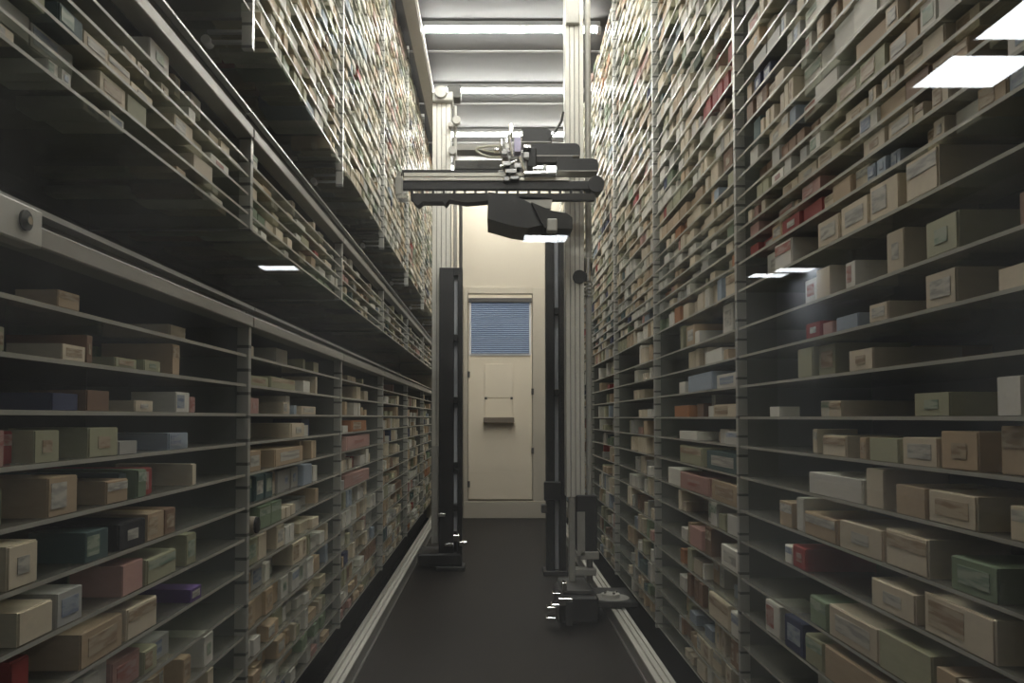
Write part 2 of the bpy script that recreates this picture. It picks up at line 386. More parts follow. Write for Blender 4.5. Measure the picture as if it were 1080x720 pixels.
part(MB().box(XL-DEP, XL-0.01, 0.46, 8.05, zrel(0.289), zrel(0.296)), 'cover_sheet', M['partition'], lo)
part(MB().box(XL-DEP, XL-0.12, 0.46, 8.05, 0.0, 0.25), 'plinth', M['plinth'], lo)

mi_ = thing('storage_rack', 'shallow middle rack hung between the two steel beams', 'rack', (XL - DEP/2, 4.2, zrel(0.53)))
add_shelves(mi_, 'L', Z_mid, PL, 0.005); add_posts(mi_, 'L', PL, zrel(0.535), zrel(0.80))
for a, b in zip(PL, PL[1:]):
    bm_ = part(MB().box(XL-0.03, XL+0.008, a+0.004, b-0.004, zrel(0.80), zrel(0.832)), 'beam', M['beam'], mi_, 0.002)
    part(MB().box(XL-0.03, XL-0.01, a+0.004, b-0.004, zrel(0.832), zrel(0.874)), 'beam_web', M['groove'], bm_)
    part(MB().box(XL-0.03, XL+0.004, a+0.004, b-0.004, zrel(0.874), zrel(0.88)), 'beam_lip', M['lip'], bm_)
part(MB().box(XL-DEP, XL-0.03, 0.46, 8.05, zrel(0.80), zrel(0.806)), 'cover_sheet', M['housing'], mi_)

def post_brackets(root):
    for y in PL[1:]:
        b_ = part(MB().box(XL-0.02, XL+0.004, y-0.009, y+0.009, zrel(1.06), zrel(1.15)), 'post_foot', M['post'], root)
        for z in (1.112, 1.082):
            part(MB().box(XL-0.10, XL-0.02, y-0.006, y+0.006, zrel(z-0.004), zrel(z+0.004)), 'bracket_bar', M['lip'], b_)
        part(MB().cyl((XL-0.10, y-0.016, zrel(1.082)), (XL-0.10, y+0.012, zrel(1.082)), 0.011, 14), 'knob', M['white'], b_)
to = thing('storage_rack', 'densely packed upper rack reaching the ceiling above the beams', 'rack', (XL - DEP/2, 4.2, zrel(1.16)))
add_shelves(to, 'L', Z_top, PL, 0.005); add_posts(to, 'L', PL, zrel(1.15), HC-0.03); post_brackets(to)

rr = thing('storage_rack', 'tall beamless rack with glass shelves from floor to ceiling', 'rack', (XR + DEP/2, 4.2, 0))
add_shelves(rr, 'R', Z_right, PR); add_posts(rr, 'R', PR, 0.145, HC-0.03)
part(MB().box(XR+0.12, XR+DEP, 0.46, 8.05, 0.0, 0.145), 'plinth', M['plinth'], rr)

# ------------------------------------------------------------------ medicine boxes
WHITE, CREAM, TAN, OLIVE, GREY, BLUEG, PINK, RED, ORANGE, BROWN, GREEN, TEAL, NAVY, PURPLE, BLACK = (
    (0.80,0.77,0.70), (0.74,0.64,0.49), (0.56,0.42,0.28), (0.44,0.43,0.29), (0.48,0.47,0.44), (0.36,0.42,0.50), (0.56,0.33,0.29), (0.34,0.05,0.045),
    (0.45,0.20,0.09), (0.28,0.17,0.11), (0.25,0.32,0.21), (0.09,0.14,0.14), (0.05,0.06,0.13), (0.13,0.07,0.25), (0.03,0.03,0.035))
CN = {WHITE:'white', CREAM:'cream', TAN:'tan', OLIVE:'olive', GREY:'grey', BLUEG:'blue-grey', PINK:'pink', RED:'red', ORANGE:'orange', BROWN:'brown',
      GREEN:'green', TEAL:'dark teal', NAVY:'navy', PURPLE:'purple', BLACK:'black'}
PAL = [WHITE]*26 + [CREAM]*30 + [TAN]*16 + [OLIVE]*10 + [GREY]*9 + [BLUEG]*3 + [PINK]*3 + [RED]*1 + [ORANGE]*1 + [BROWN]*4 + [GREEN]*3 + [TEAL]*2 + [NAVY]*1
boxes = []      # side, tier, shelf index, z, y0, y1, height, depth, recess, colour, row
manual = {}
def mbx(side, tier, zi, xa, xb, hgt, dep, col, rec=0.0, xe=None):
    Zs = {'low': Z_low, 'mid': Z_mid, 'top': Z_top, 'right': Z_right}[tier]
    X = XL if side == 'L' else XR
    if tier == 'right': zi += 2
    hgt *= K; dep *= K; rec *= K
    y0, y1 = sorted((PY(xa, X), PY(xb, X)))
    for p_ in (PL if side == 'L' else PR):          # keep clear of the posts
        if y0 - 0.014 < p_ < y1 + 0.014:
            if p_ - y0 > y1 - p_: y1 = p_ - 0.014
            else: y0 = p_ + 0.014
    manual.setdefault((side, tier, zi), []).append((PY(xe, X) if xe is not None else y0, y1))   # xe: how far its near side shows
    up = [q for q in Zs if q > Zs[zi]]; hgt = min(hgt, K*(min(up) - Zs[zi]) - 0.01) if up else hgt
    boxes.append(dict(side=side, tier=tier, zi=zi, z=zrel(Zs[zi]), y0=y0, y1=y1, h=hgt, d=dep, rec=rec, col=col, row=0, man=True))
# the boxes one can make out on the near shelves: pixel columns of the aisle face, height, depth
for a in ((0, 61, 84, .028, .07, TAN, 0, 18), (1, -6, 5, .035, .12, OLIVE), (1, 65, 91, .026, .09, CREAM, 0, 10), (1, 92, 98, .048, .14, BROWN), (1, 122, 145, .018, .1, OLIVE), (1, 153, 170, .022, .1, OLIVE),
          (2, 55, 84, .028, .13, NAVY), (2, 93, 117, .036, .1, BROWN), (2, 144, 163, .022, .1, CREAM), (2, 187, 201, .045, .10, WHITE), (2, 201.5, 207, .036, .1, PINK), (2, -20, 30, .04, .16, BLACK, .05),
          (3, -12, 7, .052, .12, PINK), (3, 8, 37, .05, .15, RED, .03), (3, 40, 65, .05, .12, OLIVE), (3, 96, 127, .052, .14, OLIVE, 0, 70), (3, 127.5, 147, .025, .1, GREY), (3, 181, 200, .036, .16, BLUEG, 0, 149),
          (4, 8, 20, .055, .2, OLIVE, .02), (4, 53, 85, .062, .16, TAN, 0, 22), (4, 115, 138, .042, .14, TAN), (4, 139, 147, .05, .3, TEAL, .02), (4, 148, 157, .055, .2, GREEN), (4, 158, 168, .055, .2, RED, .01), (4, 205, 209, .05, .18, CREAM, 0, 171),
          (5, 12, 45, .064, .16, CREAM, 0, -8), (5, 95, 118, .052, .1, TEAL, 0, 70), (5, 130, 157, .05, .16, BLACK), (5, 158, 176, .055, .14, TAN), (5, 177, 188, .055, .14, BROWN),
          (6, 25, 62, .05, .17, CREAM, 0, -20), (6, 66, 92, .055, .12, GREY), (6, 133, 155, .058, .1, PINK), (6, 158, 190, .05, .16, OLIVE), (6, 200, 210, .07, .12, OLIVE),
          (7, 205, 216, .03, .12, PURPLE, 0, 172), (7, 90, 135, .06, .16, TAN), (7, 140, 170, .06, .14, CREAM),
          (2, 264, 274, .045, .12, PINK), (2, 300, 306, .04, .16, CREAM, 0, 277), (2, 318, 334, .03, .14, CREAM),
          (1, 264, 283, .028, .1, OLIVE), (1, 285, 313, .035, .14, OLIVE), (3, 309, 322, .05, .3, CREAM, 0, 268), (4, 262, 277, .06, .12, TAN), (4, 290, 322, .055, .16, TAN), (5, 322, 330, .075, .16, BLUEG),
          (3, 372, 387, .055, .14, ORANGE), (4, 365, 392, .065, .12, PINK), (6, 366, 389, .06, .12, PINK)):
    mbx('L', 'low', *a)
manual.setdefault(('L', 'low', 6), []).append((PY(262, XL)+0.02, PY(262, XL)+0.08))
for a in ((12, 958, 993, .088, .17, CREAM, 0, 1054), (12, 920, 949, .075, .17, CREAM), (12, 889, 917, .068, .15, CREAM), (12, 864, 886, .065, .14, CREAM), (12, 1055, 1076, .06, .2, OLIVE, .05),
          (11, 862, 876, .075, .16, CREAM), (11, 978, 1014, .07, .2, OLIVE), (11, 893, 903, .06, .1, WHITE), (11, 850, 861, .06, .08, WHITE),
          (10, 850, 865, .04, .14, RED), (10, 868, 878, .03, .12, PINK), (10, 882, 905, .033, .12, BLUEG), (10, 917, 936, .04, .18, CREAM, 0, 974), (10, 977, 1010, .065, .18, CREAM),
          (9, 895, 920, .048, .2, CREAM, 0, 974), (9, 716, 722, .05, .12, WHITE), (9, 755, 778, .05, .1, WHITE), (9, 724, 752, .07, .16, BLUEG),
          (8, 873, 886, .038, .22, CREAM, 0, 960), (8, 811, 821, .03, .06, WHITE), (8, 963, 1000, .045, .16, OLIVE), (8, 752, 778, .045, .12, CREAM), (8, 710, 726, .05, .1, ORANGE), (8, 1050, 1075, .065, .2, WHITE),
          (7, 866, 890, .05, .14, CREAM), (7, 905, 912, .05, .15, TAN), (7, 915, 945, .05, .14, OLIVE), (7, 950, 985, .055, .16, CREAM), (7, 990, 1028, .07, .14, TAN), (7, 764, 780, .045, .08, WHITE), (7, 715, 735, .035, .1, WHITE),
          (6, 852, 905, .055, .14, WHITE), (6, 911, 930, .085, .14, CREAM), (6, 942, 972, .06, .16, TAN), (6, 975, 1028, .06, .16, CREAM), (6, 745, 778, .07, .14, TEAL), (6, 715, 740, .075, .14, OLIVE),
          (5, 820, 833, .07, .12, TAN), (5, 845, 880, .06, .16, TAN), (5, 883, 925, .065, .16, CREAM), (5, 930, 975, .075, .16, CREAM), (5, 998, 1046, .06, .2, GREEN), (5, 704, 716, .075, .1, WHITE), (5, 717, 745, .07, .14, PINK), (5, 748, 778, .075, .18, TAN),
          (4, 833, 847, .06, .19, RED, 0, 911), (4, 825, 832.5, .05, .08, WHITE), (4, 914, 960, .06, .16, CREAM), (4, 968, 1045, .075, .14, CREAM), (4, 765, 781, .07, .1, WHITE),
          (3, 870, 920, .075, .16, CREAM), (3, 922, 975, .08, .18, OLIVE), (3, 850, 868, .07, .14, GREEN), (3, 726, 738, .08, .1, PINK), (3, 758, 780, .075, .1, WHITE),
          (2, 804, 818, .095, .12, WHITE), (2, 845, 862, .075, .16, OLIVE), (2, 865, 930, .08, .18, TAN), (2, 824, 842, .09, .16, NAVY), (1, 745, 765, .09, .14, CREAM), (1, 768, 781, .085, .1, WHITE)):
    mbx('R', 'right', *a)

def free(side, tier, zi, a, b):
    return all(b < m0 - 0.002 or a > m1 + 0.002 for m0, m1 in manual.get((side, tier, zi), ()))
def fill(side, tier, Zs, posts, top, dens, span):
    for zi, z in enumerate(Zs):
        others = [q for q in Zs if q > z + 0.001] + [top]
        clear = K*(min(others) - z) - 0.010
        for bi, (a, b) in enumerate(zip(posts, posts[1:])):
            end = a + (b-a)*span(zi, bi, z)
            y = a + 0.02
            run = None
            while y < end - 0.03:
                L = K*(random.uniform(0.03, 0.075) if random.random() < 0.55 else random.uniform(0.07, 0.14))
                if random.random() > dens(zi, bi, z): y += L + 0.01; run = None; continue
                if run and random.random() < 0.45: col, L, h, d = run     # several packs of one kind side by side
                else:
                    col = random.choice(PAL); h = clear*random.choice((0.45, 0.6, 0.75, 0.9, 0.95) if z < 0.4 or tier == 'mid' else (0.75, 0.88, 0.95, 1.0)); d = random.uniform(0.08, 0.155)
                    h = max(h, 0.012)
                run = (col, L, h, d)
                e = min(y + L, end)
                if e - y > 0.02 and free(side, tier, zi, y, e):
                    r = random.choice((0.002, 0.004, 0.008, 0.015, 0.03) if z < 0.4 else (0.002, 0.004, 0.008, 0.02))
                    boxes.append(dict(side=side, tier=tier, zi=zi, z=zrel(z), y0=y, y1=e, h=h, d=d, rec=r, col=col, row=0, man=False))
                    if random.random() < 0.6:
                        d2 = min(0.16, DEP - 0.03 - r - d - 0.01)
                        if d2 > 0.05:
                            boxes.append(dict(side=side, tier=tier, zi=zi, z=zrel(z), y0=y, y1=e, h=h*random.uniform(0.7, 1), d=d2, rec=r+d+0.008, col=random.choice(PAL), row=1, man=False))
                y = e + random.choice((0.003, 0.004, 0.006, 0.02))
fill('L', 'low', Z_low, PL, 0.256, lambda zi, bi, z: (0.12 if zi == 0 else 0.3 if zi == 1 else 0.5 if zi == 2 else 0.75) + (0.2 if bi > 0 else 0), lambda zi, bi, z: (0.76 if bi == 0 else 0.70) if zi < 8 else 0.86)
fill('L', 'mid', Z_mid, PL, 0.80, lambda zi, bi, z: 0.62 if zi < 4 else 0.25, lambda zi, bi, z: 0.97)
fill('L', 'top', Z_top, PL, 2.99, lambda zi, bi, z: 0.12 if bi < 1 and zi < 3 else 0.9, lambda zi, bi, z: 0.98)
fill('R', 'right', Z_right, PR, 2.99, lambda zi, bi, z: 0.55 if 9 <= zi <= 13 else 0.82 if z < 0.6 else 0.88, lambda zi, bi, z: (0.77 if bi == 0 else 0.66) if z < 0.4 else 0.95)

# how large each one shows: projected area of the aisle face and the near side
def shown(b):
    X = abs(XL if b['side'] == 'L' else XR) + b['rec']
    if b['row']: return 0
    s = -1 if b['side'] == 'L' else 1
    xa, xb = CX + s*F*X/b['y0'], CX + s*F*X/b['y1']; xc = CX + s*F*(X+b['d'])/b['y0']
    ym = 440 - F*(b['z'] + b['h']/2 - CAMZ)/(0.5*(b['y0']+b['y1']))
    lo_, hi_ = min(xb, xc), max(xb, xc)
    if hi_ < 4 or lo_ > 1076 or ym < 4 or ym > 716: return 0
    wpx = min(hi_, 1080) - max(lo_, 0)
    if 450 < 0.5*(xa+xb) < 612: return 0
    return (abs(xa-xb)*1.6 + 0.4*wpx) * b['h']*F/b['y0']
for b in boxes: b['a'] = shown(b) * (1.5 if b['man'] else 1)
boxes.sort(key=lambda b: -b['a'])
NIND = 300
ind = [b for b in boxes[:NIND] if b['a'] > 0]; rest = [b for b in boxes if not any(b is q for q in ())][len(ind):]

# one carton: body with end flap seam; aisle face is at local +x (low racks) or -x (tall rack)
def carton_mesh(var):
    m_ = MB(); m_.box(-0.5, 0.48, -0.5, 0.5, 0, 1)
    # tucked end flap: slightly inset from the body, leaving thin seams
    e = 0.015 if var == 0 else 0.03
    m_.box(0.48, 0.5, -0.5+e, 0.5-e, e, 1-e)
    return m_.mesh('medicine_box', M['carton'])
CM = [carton_mesh(0), carton_mesh(1)]
def label_mesh(k, print_):
    y0, y1, z0, z1 = ((-0.34, 0.34, 0.25, 0.78), (-0.42, 0.1, 0.2, 0.86), (-0.46, 0.46, 0.56, 0.9), (-0.2, 0.2, 0.3, 0.7))[k]
    return MB().box(0.5, 0.506, y0, y1, z0, z1).mesh('printed_label', PRINTS[print_])
LM = {(k, p): label_mesh(k, p) for k in range(4) for p in PRINTS}
def side_label_mesh(p): return MB().box(-0.35, 0.3, -0.504, -0.5, 0.25, 0.75).mesh('side_print', PRINTS[p])
SM = {p: side_label_mesh(p) for p in PRINTS}
TIERNAME = {'low': 'shelf below low beam', 'mid': 'shelf up between beams', 'top': 'shelf up above beams', 'right': 'shelf up on beamless rack'}
BAY = ['first bay from window', 'second bay from window', 'third bay from window', 'fourth bay from window', 'fifth bay from window', 'sixth bay from window', 'seventh bay from window']
# count boxes along each bay's shelf so that a label can name the place
def bay(b):
    P_ = PL if b['side'] == 'L' else PR; ym = 0.5*(b['y0']+b['y1'])
    return max(i for i in range(len(P_)-1) if P_[i] <= ym or i == 0)
rows = {}
for b in boxes:
    if b['a'] > 0: rows.setdefault((b['side'], b['tier'], b['zi'], bay(b)), []).append(b)
for k, r in rows.items():
    r.sort(key=lambda b: b['y0'])
    for i, b in enumerate(r): b['n'] = i
GROUP = {'low': 'medicine boxes in the low rack', 'mid': 'medicine boxes in the middle rack', 'top': 'medicine boxes in the upper rack', 'right': 'medicine boxes in the tall beamless rack'}
for b in ind:
    X = XL if b['side'] == 'L' else XR; s = -1 if b['side'] == 'L' else 1
    o = bpy.data.objects.new('medicine_box', random.choice(CM)); COL.objects.link(o)
    Lb = b['y1'] - b['y0'] - 0.001
    o.location = (X + s*(b['rec'] + b['d']/2 + 0.002), 0.5*(b['y0']+b['y1']), b['z'] + 0.0004)
    o.scale = (b['d'], Lb, b['h'])
    tw = random.uniform(-1, 1)*(0.03 if Lb > 0.05 and b['h'] > 0.02 else 0.01)
    o.rotation_euler = (0, 0, tw if s < 0 else math.pi + tw)
    v = random.uniform(0.85, 1.1); o.color = (*[min(1, c*v) for c in b['col']], 1)
    shp = 'flat' if b['h'] < 0.55*Lb else 'upright' if b['h'] > 1.15*Lb else 'square'
    if b['h'] < 0.03 and b['d'] > 0.12: shp = 'thin'
    bn = bay(b)
    tag(o, '%s %s box, %s along %s %s, %s' % (shp, CN[b['col']], ORD[b['n']], ORD[b['zi']], TIERNAME[b['tier']], BAY[bn]), 'box', GROUP[b['tier']])
    pr = {WHITE:['grey','blue','green','red'], CREAM:['brown','grey'], TAN:['brown','grey'], OLIVE:['brown','green'], GREY:['grey','blue'], BLUEG:['blue'], PINK:['red'], RED:['red','grey'],
          ORANGE:['brown'], BROWN:['brown'], GREEN:['green'], TEAL:['green','grey'], NAVY:['blue'], PURPLE:['grey'], BLACK:['grey']}[b['col']]
    if random.random() < 0.7:
        c = bpy.data.objects.new('printed_label', LM[(random.randrange(4), random.choice(pr))]); COL.objects.link(c); c.parent = o
# everything smaller: one mass of packs
vs, fs, cs = [], [], []
for b in rest:
    X = XL if b['side'] == 'L' else XR; s = -1 if b['side'] == 'L' else 1
    xa = X + s*(b['rec'] + 0.002); xb = xa + s*b['d']; x0, x1 = min(xa, xb), max(xa, xb)
    y0, y1, z0, z1 = b['y0'], b['y1']-0.001, b['z']+0.0004, b['z']+b['h']
    k = len(vs); vs += [(x0,y0,z0),(x1,y0,z0),(x1,y1,z0),(x0,y1,z0),(x0,y0,z1),(x1,y0,z1),(x1,y1,z1),(x0,y1,z1)]
    v = random.uniform(0.8, 1.12); c = (*[min(1, q*v) for q in b['col']], 1)
    for q in ((0,3,2,1),(4,5,6,7),(0,1,5,4),(1,2,6,5),(2,3,7,6),(3,0,4,7)):
        fs.append(tuple(k+i for i in q)); cs += [c]*4
me = bpy.data.meshes.new('packed_medicine_boxes'); me.from_pydata(vs, [], fs); me.materials.append(M['carton_mass'])
ca = me.color_attributes.new('Col', 'FLOAT_COLOR', 'CORNER')
ca.data.foreach_set('color', [x for c in cs for x in c])
mo = bpy.data.objects.new('packed_medicine_boxes', me); COL.objects.link(mo)
tag(mo, 'countless small medicine packs filling the racks into the distance', 'boxes', kind='stuff')

# a tube lying on a shelf of the low rack's second bay, and a white jar in the upper rack
yt = PY(262, XL)
o = thing('cardboard_tube', 'round tan tube lying across a low rack shelf, end towards the aisle', 'tube', (XL-0.08, yt+0.05, zrel(Z_low[6])))

# ------------------------------------------------------------------ floor rails
def rail(X, label):
    o = thing('floor_rail', label, 'rail', (X, 4.3, 0), 'aluminium floor rails')
    part(MB().box(X-0.036, X+0.036, 0.46, 8.0, 0.0, 0.012), 'foot_flange', M['alu_dull'], o)
    pf = part(MB().box(X-0.034, X+0.034, 0.46, 8.0, 0.012, 0.062), 'profile', M['alu_dull'], o)
    for a, b in ((-0.034, -0.014), (-0.006, 0.012), (0.018, 0.034)):
        part(MB().box(X+a, X+b, 0.46, 8.0, 0.062, 0.07), 'running_face', M['alu'], pf)
struct(MB().box(XL-0.12, -0.605, 0.46, 8.0, 0.0, 0.004).build('trim_5', M['shade']), 'painted floor shade between low rack and its rail', 'trim')  # floor shade below the rack front, painted as a dark strip
struct(MB().box(0.645, XR+0.12, 0.46, 8.0, 0.0, 0.004).build('trim_6', M['shade']), 'painted floor shade between tall rack and its rail', 'trim')  # same painted shade on the tall rack's side
rail(-0.565, 'aluminium floor rail along the low rack with the beam')
rail(0.605, 'aluminium floor rail along the tall beamless rack')
o = thing('guide_rail', 'grey steel guide rail hung under the ceiling beside upper rack', 'rail', (-0.47, 4.3, HC))
part(MB().box(-0.505, -0.435, 0.6, 8.0, HC-0.13, HC-0.06), 'profile', M['alu_dull'], o)
part(MB().box(-0.437, -0.428, 0.6, 8.0, HC-0.115, HC-0.075), 'running_face', M['alu'], o)
for y in (1.5, 3.0, 4.45, 5.9, 7.3):
    part(MB().box(-0.49, -0.45, y-0.03, y+0.03, HC-0.06, HC), 'hanger', M['alu_dull'], o)

# ------------------------------------------------------------------ robots
def pbox(mb, xa, xb, ya, yb, Y0, Y1, mi=0):
    """box whose near face covers pixels xa..xb, ya..yb at distance Y0 and runs back to Y1"""
    a = P(xa, yb, Y0); b = P(xb, ya, Y0); mb.box(a.x, b.x, Y0, Y1, a.z, b.z, mi); return mb
def PB(*a): return pbox(MB(), *a)

def mast(root, xa, xb, z0, z1, Y, grooves):
    """extruded profile: web with raised flanges and dark grooves between them"""
    x0, x1 = P(xa, 440, Y).x, P(xb, 440, Y).x
    ms = part(MB().box(x0, x1, Y+0.012, Y+0.10, z0, z1), 'mast', M['alu_dull'], root, 0.003)
    n = grooves; wd_ = (x1-x0)/n
    for k in range(n):
        part(MB().box(x0+k*wd_+wd_*0.12, x0+(k+1)*wd_-wd_*0.12, Y, Y+0.0125, z0, z1), 'mast_flange', M['alu'], ms)
    return x0, x1

# near robot: mast beside the tall rack, arm across the aisle
YM = 4.10
nr = thing('picking_robot', 'picking robot with arm across the aisle and mast by tall rack', 'robot', (0.45, YM, 0))
x0, x1 = mast(nr, 597, 617, P(600, 524, YM).z, HC-0.03, YM, 4)
part(MB().box(P(600, 440, YM).x, P(606.5, 440, YM).x, YM+0.004, YM+0.06, 0.17, P(600, 524, YM).z), 'mast_lower', M['alu_dull'], nr, 0.003)
xr = P(622, 440, YM).x
part(MB().cyl((xr, YM+0.03, 0.16), (xr, YM+0.03, HC-0.04), 0.016, 16), 'drive_rod', M['alu_dull'], nr)
zc = P(622, 290, YM).z
cp = part(MB().cyl((xr, YM+0.03, zc-0.03), (xr, YM+0.03, zc+0.09), 0.024, 16), 'coupling', M['chrome'], nr)
for k in range(4): part(MB().cyl((xr, YM+0.03, zc-0.05-0.02*k), (xr, YM+0.03, zc-0.04-0.02*k), 0.022, 14), 'coupling_ring', M['chrome'], cp)
part(MB().cyl((xr-0.05, YM-0.01, zc-0.01), (xr-0.05, YM+0.03, zc-0.01), 0.035, 18), 'knob', M['black'], nr)
part(PB(597, 611, -30, 24, YM-0.03, YM, 0), 'mast_bracket', M['alu_dull'], nr, 0.003)
part(PB(608, 630, 522, 582, YM-0.01, YM+0.12), 'drive_housing', M['black'], nr, 0.006)
part(PB(609, 617, 540, 586, YM-0.03, YM-0.012), 'guide_clip', M['alu_dull'], nr)
part(PB(612, 632, 582, 590, YM-0.03, YM+0.05), 'clamp', M['alu_dull'], nr, 0.003)
part(PB(607, 629, 600, 607, YM-0.03, YM+0.05), 'clamp', M['alu_dull'], nr, 0.003)
# base
b0 = P(588, 640, 3.98); b1 = P(648, 640, 3.98)
part(MB().box(b0.x, b1.x-0.09, 3.86, 4.22, 0.02, 0.15), 'base_motor', M['black'], nr, 0.012)
part(MB().box(0.50, 0.70, 3.95, 4.28, 0.075, 0.105), 'base_plate', M['blacksoft'], nr, 0.004)
part(MB().box(b0.x+0.02, b1.x-0.12, 3.90, 4.22, 0.15, 0.17), 'mast_foot', M['groove'], nr, 0.003)
pc = P(644, 632, 4.05)
pu = part(MB().cyl((pc.x, 4.05, pc.z-0.012), (pc.x, 4.05, pc.z+0.012), 0.092, 32), 'pulley', M['alu_dull'], nr)
part(MB().cyl((pc.x, 4.05, pc.z+0.012), (pc.x, 4.05, pc.z+0.03), 0.045, 24), 'pulley_hub', M['alu'], pu)
for k in range(4):
    a = math.pi/2*k + 0.4
    part(MB().cyl((pc.x+0.03*math.cos(a), 4.05+0.03*math.sin(a), pc.z+0.03), (pc.x+0.03*math.cos(a), 4.05+0.03*math.sin(a), pc.z+0.04), 0.007, 10), 'bolt', M['chrome'], pu)
for (xa, xb, ya, yb) in ((589, 604, 631, 639), (582, 590, 637, 641), (577, 587, 640, 646), (576, 586, 651, 656), (593, 598, 614, 624), (583, 592, 625, 628)):
    part(PB(xa, xb, ya, yb, 3.84, 3.90), 'sensor_fitting', M['chrome'], nr, 0.003)
part(MB().tube([P(583, 642, 3.85), P(590, 634, 3.85), P(600, 630, 3.87), P(618, 627, 3.95)], 0.006), 'cable', M['black'], nr)
part(MB().box(b0.x+0.03, b0.x+0.06, 3.83, 3.86, 0.02, 0.13), 'motor_fin', M['blacksoft'], nr)

# arm across the aisle
YA = 3.86
part(PB(424, 548, 179, 181.5, YA+0.02, YA+0.10), 'arm_cover', M['black'], nr)
part(PB(426, 560, 182, 185.5, YA, YA+0.09), 'arm_rail', M['alu'], nr)
part(PB(426, 600, 187, 190, YA-0.01, YA+0.09), 'arm_rail', M['alu'], nr)
part(PB(424, 630, 190.5, 200, YA, YA+0.03), 'arm_beam', M['black'], nr, 0.004)
part(PB(433, 628, 203.6, 211.5, YA, YA+0.03), 'lower_beam', M['blacksoft'], nr, 0.004)
for k in range(18):
    xs = 433 + k*11.2
    part(PB(xs, xs+2.6, 199.8, 203.8, YA+0.004, YA+0.026), 'spacer', M['black'], nr)
part(PB(416.5, 424.5, 186, 206, YA-0.02, YA+0.11), 'end_block', M['alu_dull'], nr, 0.004)
part(PB(418, 423, 180, 186, YA-0.02, YA+0.03), 'end_fitting', M['chrome'], nr, 0.003)
part(PB(419, 430, 204, 209, YA-0.02, YA+0.06), 'end_fitting', M['chrome'], nr, 0.003)
a_, b_ = P(630, 194, YA), P(630, 194, YA+0.10)
part(MB().cyl((a_.x-0.006, YA-0.005, a_.z), (a_.x-0.006, YA+0.105, a_.z), 0.04, 20), 'end_roller', M['black'], nr)
def poly(pts, Y): return [(P(x, y, Y).x, P(x, y, Y).z) for x, y in pts]
part(MB().prism(poly(((433, 205), (436, 213), (441, 217), (446, 213), (467, 213), (470, 216), (474, 211), (492, 214), (515, 212), (515, 204)), YA-0.02), YA-0.03, YA+0.05), 'cable_chain', M['blacksoft'], nr)
part(MB().prism(poly(((515, 203), (514, 231), (540, 238.5), (557, 241), (574, 237), (584, 225), (560, 215), (544, 207)), YA-0.05), YA-0.06, YA+0.22), 'gripper_tray', M['black'], nr)
part(MB().prism(poly(((560, 216), (582, 225), (597, 227.5), (602.5, 232), (603, 243.5), (574, 243), (570, 236)), YA-0.03), YA-0.08, YA+0.1), 'gripper_jaw', M['blacksoft'], nr)
part(MB().prism(poly(((544, 207), (583, 209), (581, 220), (572, 219), (556, 213.5)), YA+0.0), YA+0.0, YA+0.2), 'tray_plate', M['alu_dull'], nr)
part(PB(577, 588, 230, 244, YA-0.09, YA-0.04), 'jaw_motor', M['alu_dull'], nr, 0.006)
# black cable trays stacked behind the carriage, rounded ends, pale lower lip
def tray(xa, xb, ya, yb, Y0, Y1):
    r = (yb-ya)*0.45
    pts = [(xa, yb), (xa, ya)] + [(xb - r + r*math.sin(t), ya + r - r*math.cos(t)) for t in (0, .4, .8, 1.2, 1.57)] + [(xb, yb)]
    tr_ = part(MB().prism(poly(pts, Y0), Y0, Y1), 'cable_tray', M['black'], nr)
    part(PB(xa, xb-1, yb, yb+1.0, Y0-0.004, Y1), 'tray_lip', M['alu_dull'], tr_)
tray(588, 631, 167, 179.5, YA+0.02, YA+0.12); tray(558, 612, 151, 163.5, YA+0.16, YA+0.26); tray(550, 582, 135.5, 149, YA+0.3, YA+0.4)
part(PB(556, 604, 164.5, 171, YA+0.14, YA+0.2), 'cable_tray', M['blacksoft'], nr)
# grey carriage body on the far side and the bright fittings in front of it
part(PB(482, 530, 152, 158, YA+0.2, YA+0.3), 'carriage_plate', M['alu_dull'], nr)
part(PB(480, 532, 169, 178, YA+0.2, YA+0.3), 'carriage_body', M['groove'], nr)
part(PB(530, 556, 160, 188, YA+0.03, YA+0.12), 'carriage_block', M['alu_dull'], nr, 0.004)
part(PB(552, 566, 155, 176, YA+0.05, YA+0.14), 'carriage_motor', M['black'], nr, 0.006)
rnd = random.Random(4)
for (cx_, cy_, wx, wy) in ((539, 135, 5, 10), (536, 148, 7, 6), (546, 152, 7, 16), (532, 160, 6, 5), (541, 166, 10, 4), (534, 172, 9, 5), (546, 174, 8, 6), (539, 180, 12, 5), (529, 182, 7, 6),
                           (551, 182, 6, 8), (543, 187, 10, 4), (556, 154, 9, 4), (555, 163, 6, 6), (529, 150, 3, 8), (550, 141, 3, 7), (534, 188, 6, 5), (575, 176, 4, 5), (524, 157, 6, 3)):
    part(PB(cx_-wx/2, cx_+wx/2, cy_-wy/2, cy_+wy/2, YA-0.02+rnd.uniform(-0.02, 0.03), YA+0.05), 'valve_fitting', M['lilac'] if (cx_, cy_) == (546, 152) else M['chrome'] if rnd.random() < 0.75 else M['white'], nr, 0.003)
for (xa, ya, xb, yb, r) in ((553, 184, 586, 183, 0.017), (562, 178, 576, 178, 0.010), (536, 142, 541, 165, 0.007), (527, 176, 545, 170, 0.008), (548, 165, 556, 188, 0.008)):
    part(MB().cyl(P(xa, ya, YA-0.02), P(xb, yb, YA-0.02), r, 14), 'pneumatic_cylinder', M['chrome'], nr)
part(MB().tube([P(*q, YA+0.1) for q in ((530, 154), (515, 154), (503, 156), (502, 159), (508, 163), (518, 166), (532, 166))], 0.006), 'cable', M['cable'], nr)
part(MB().tube([P(*q, YA+0.1) for q in ((530, 159), (518, 160), (508, 158))], 0.005), 'cable', M['cable'], nr)
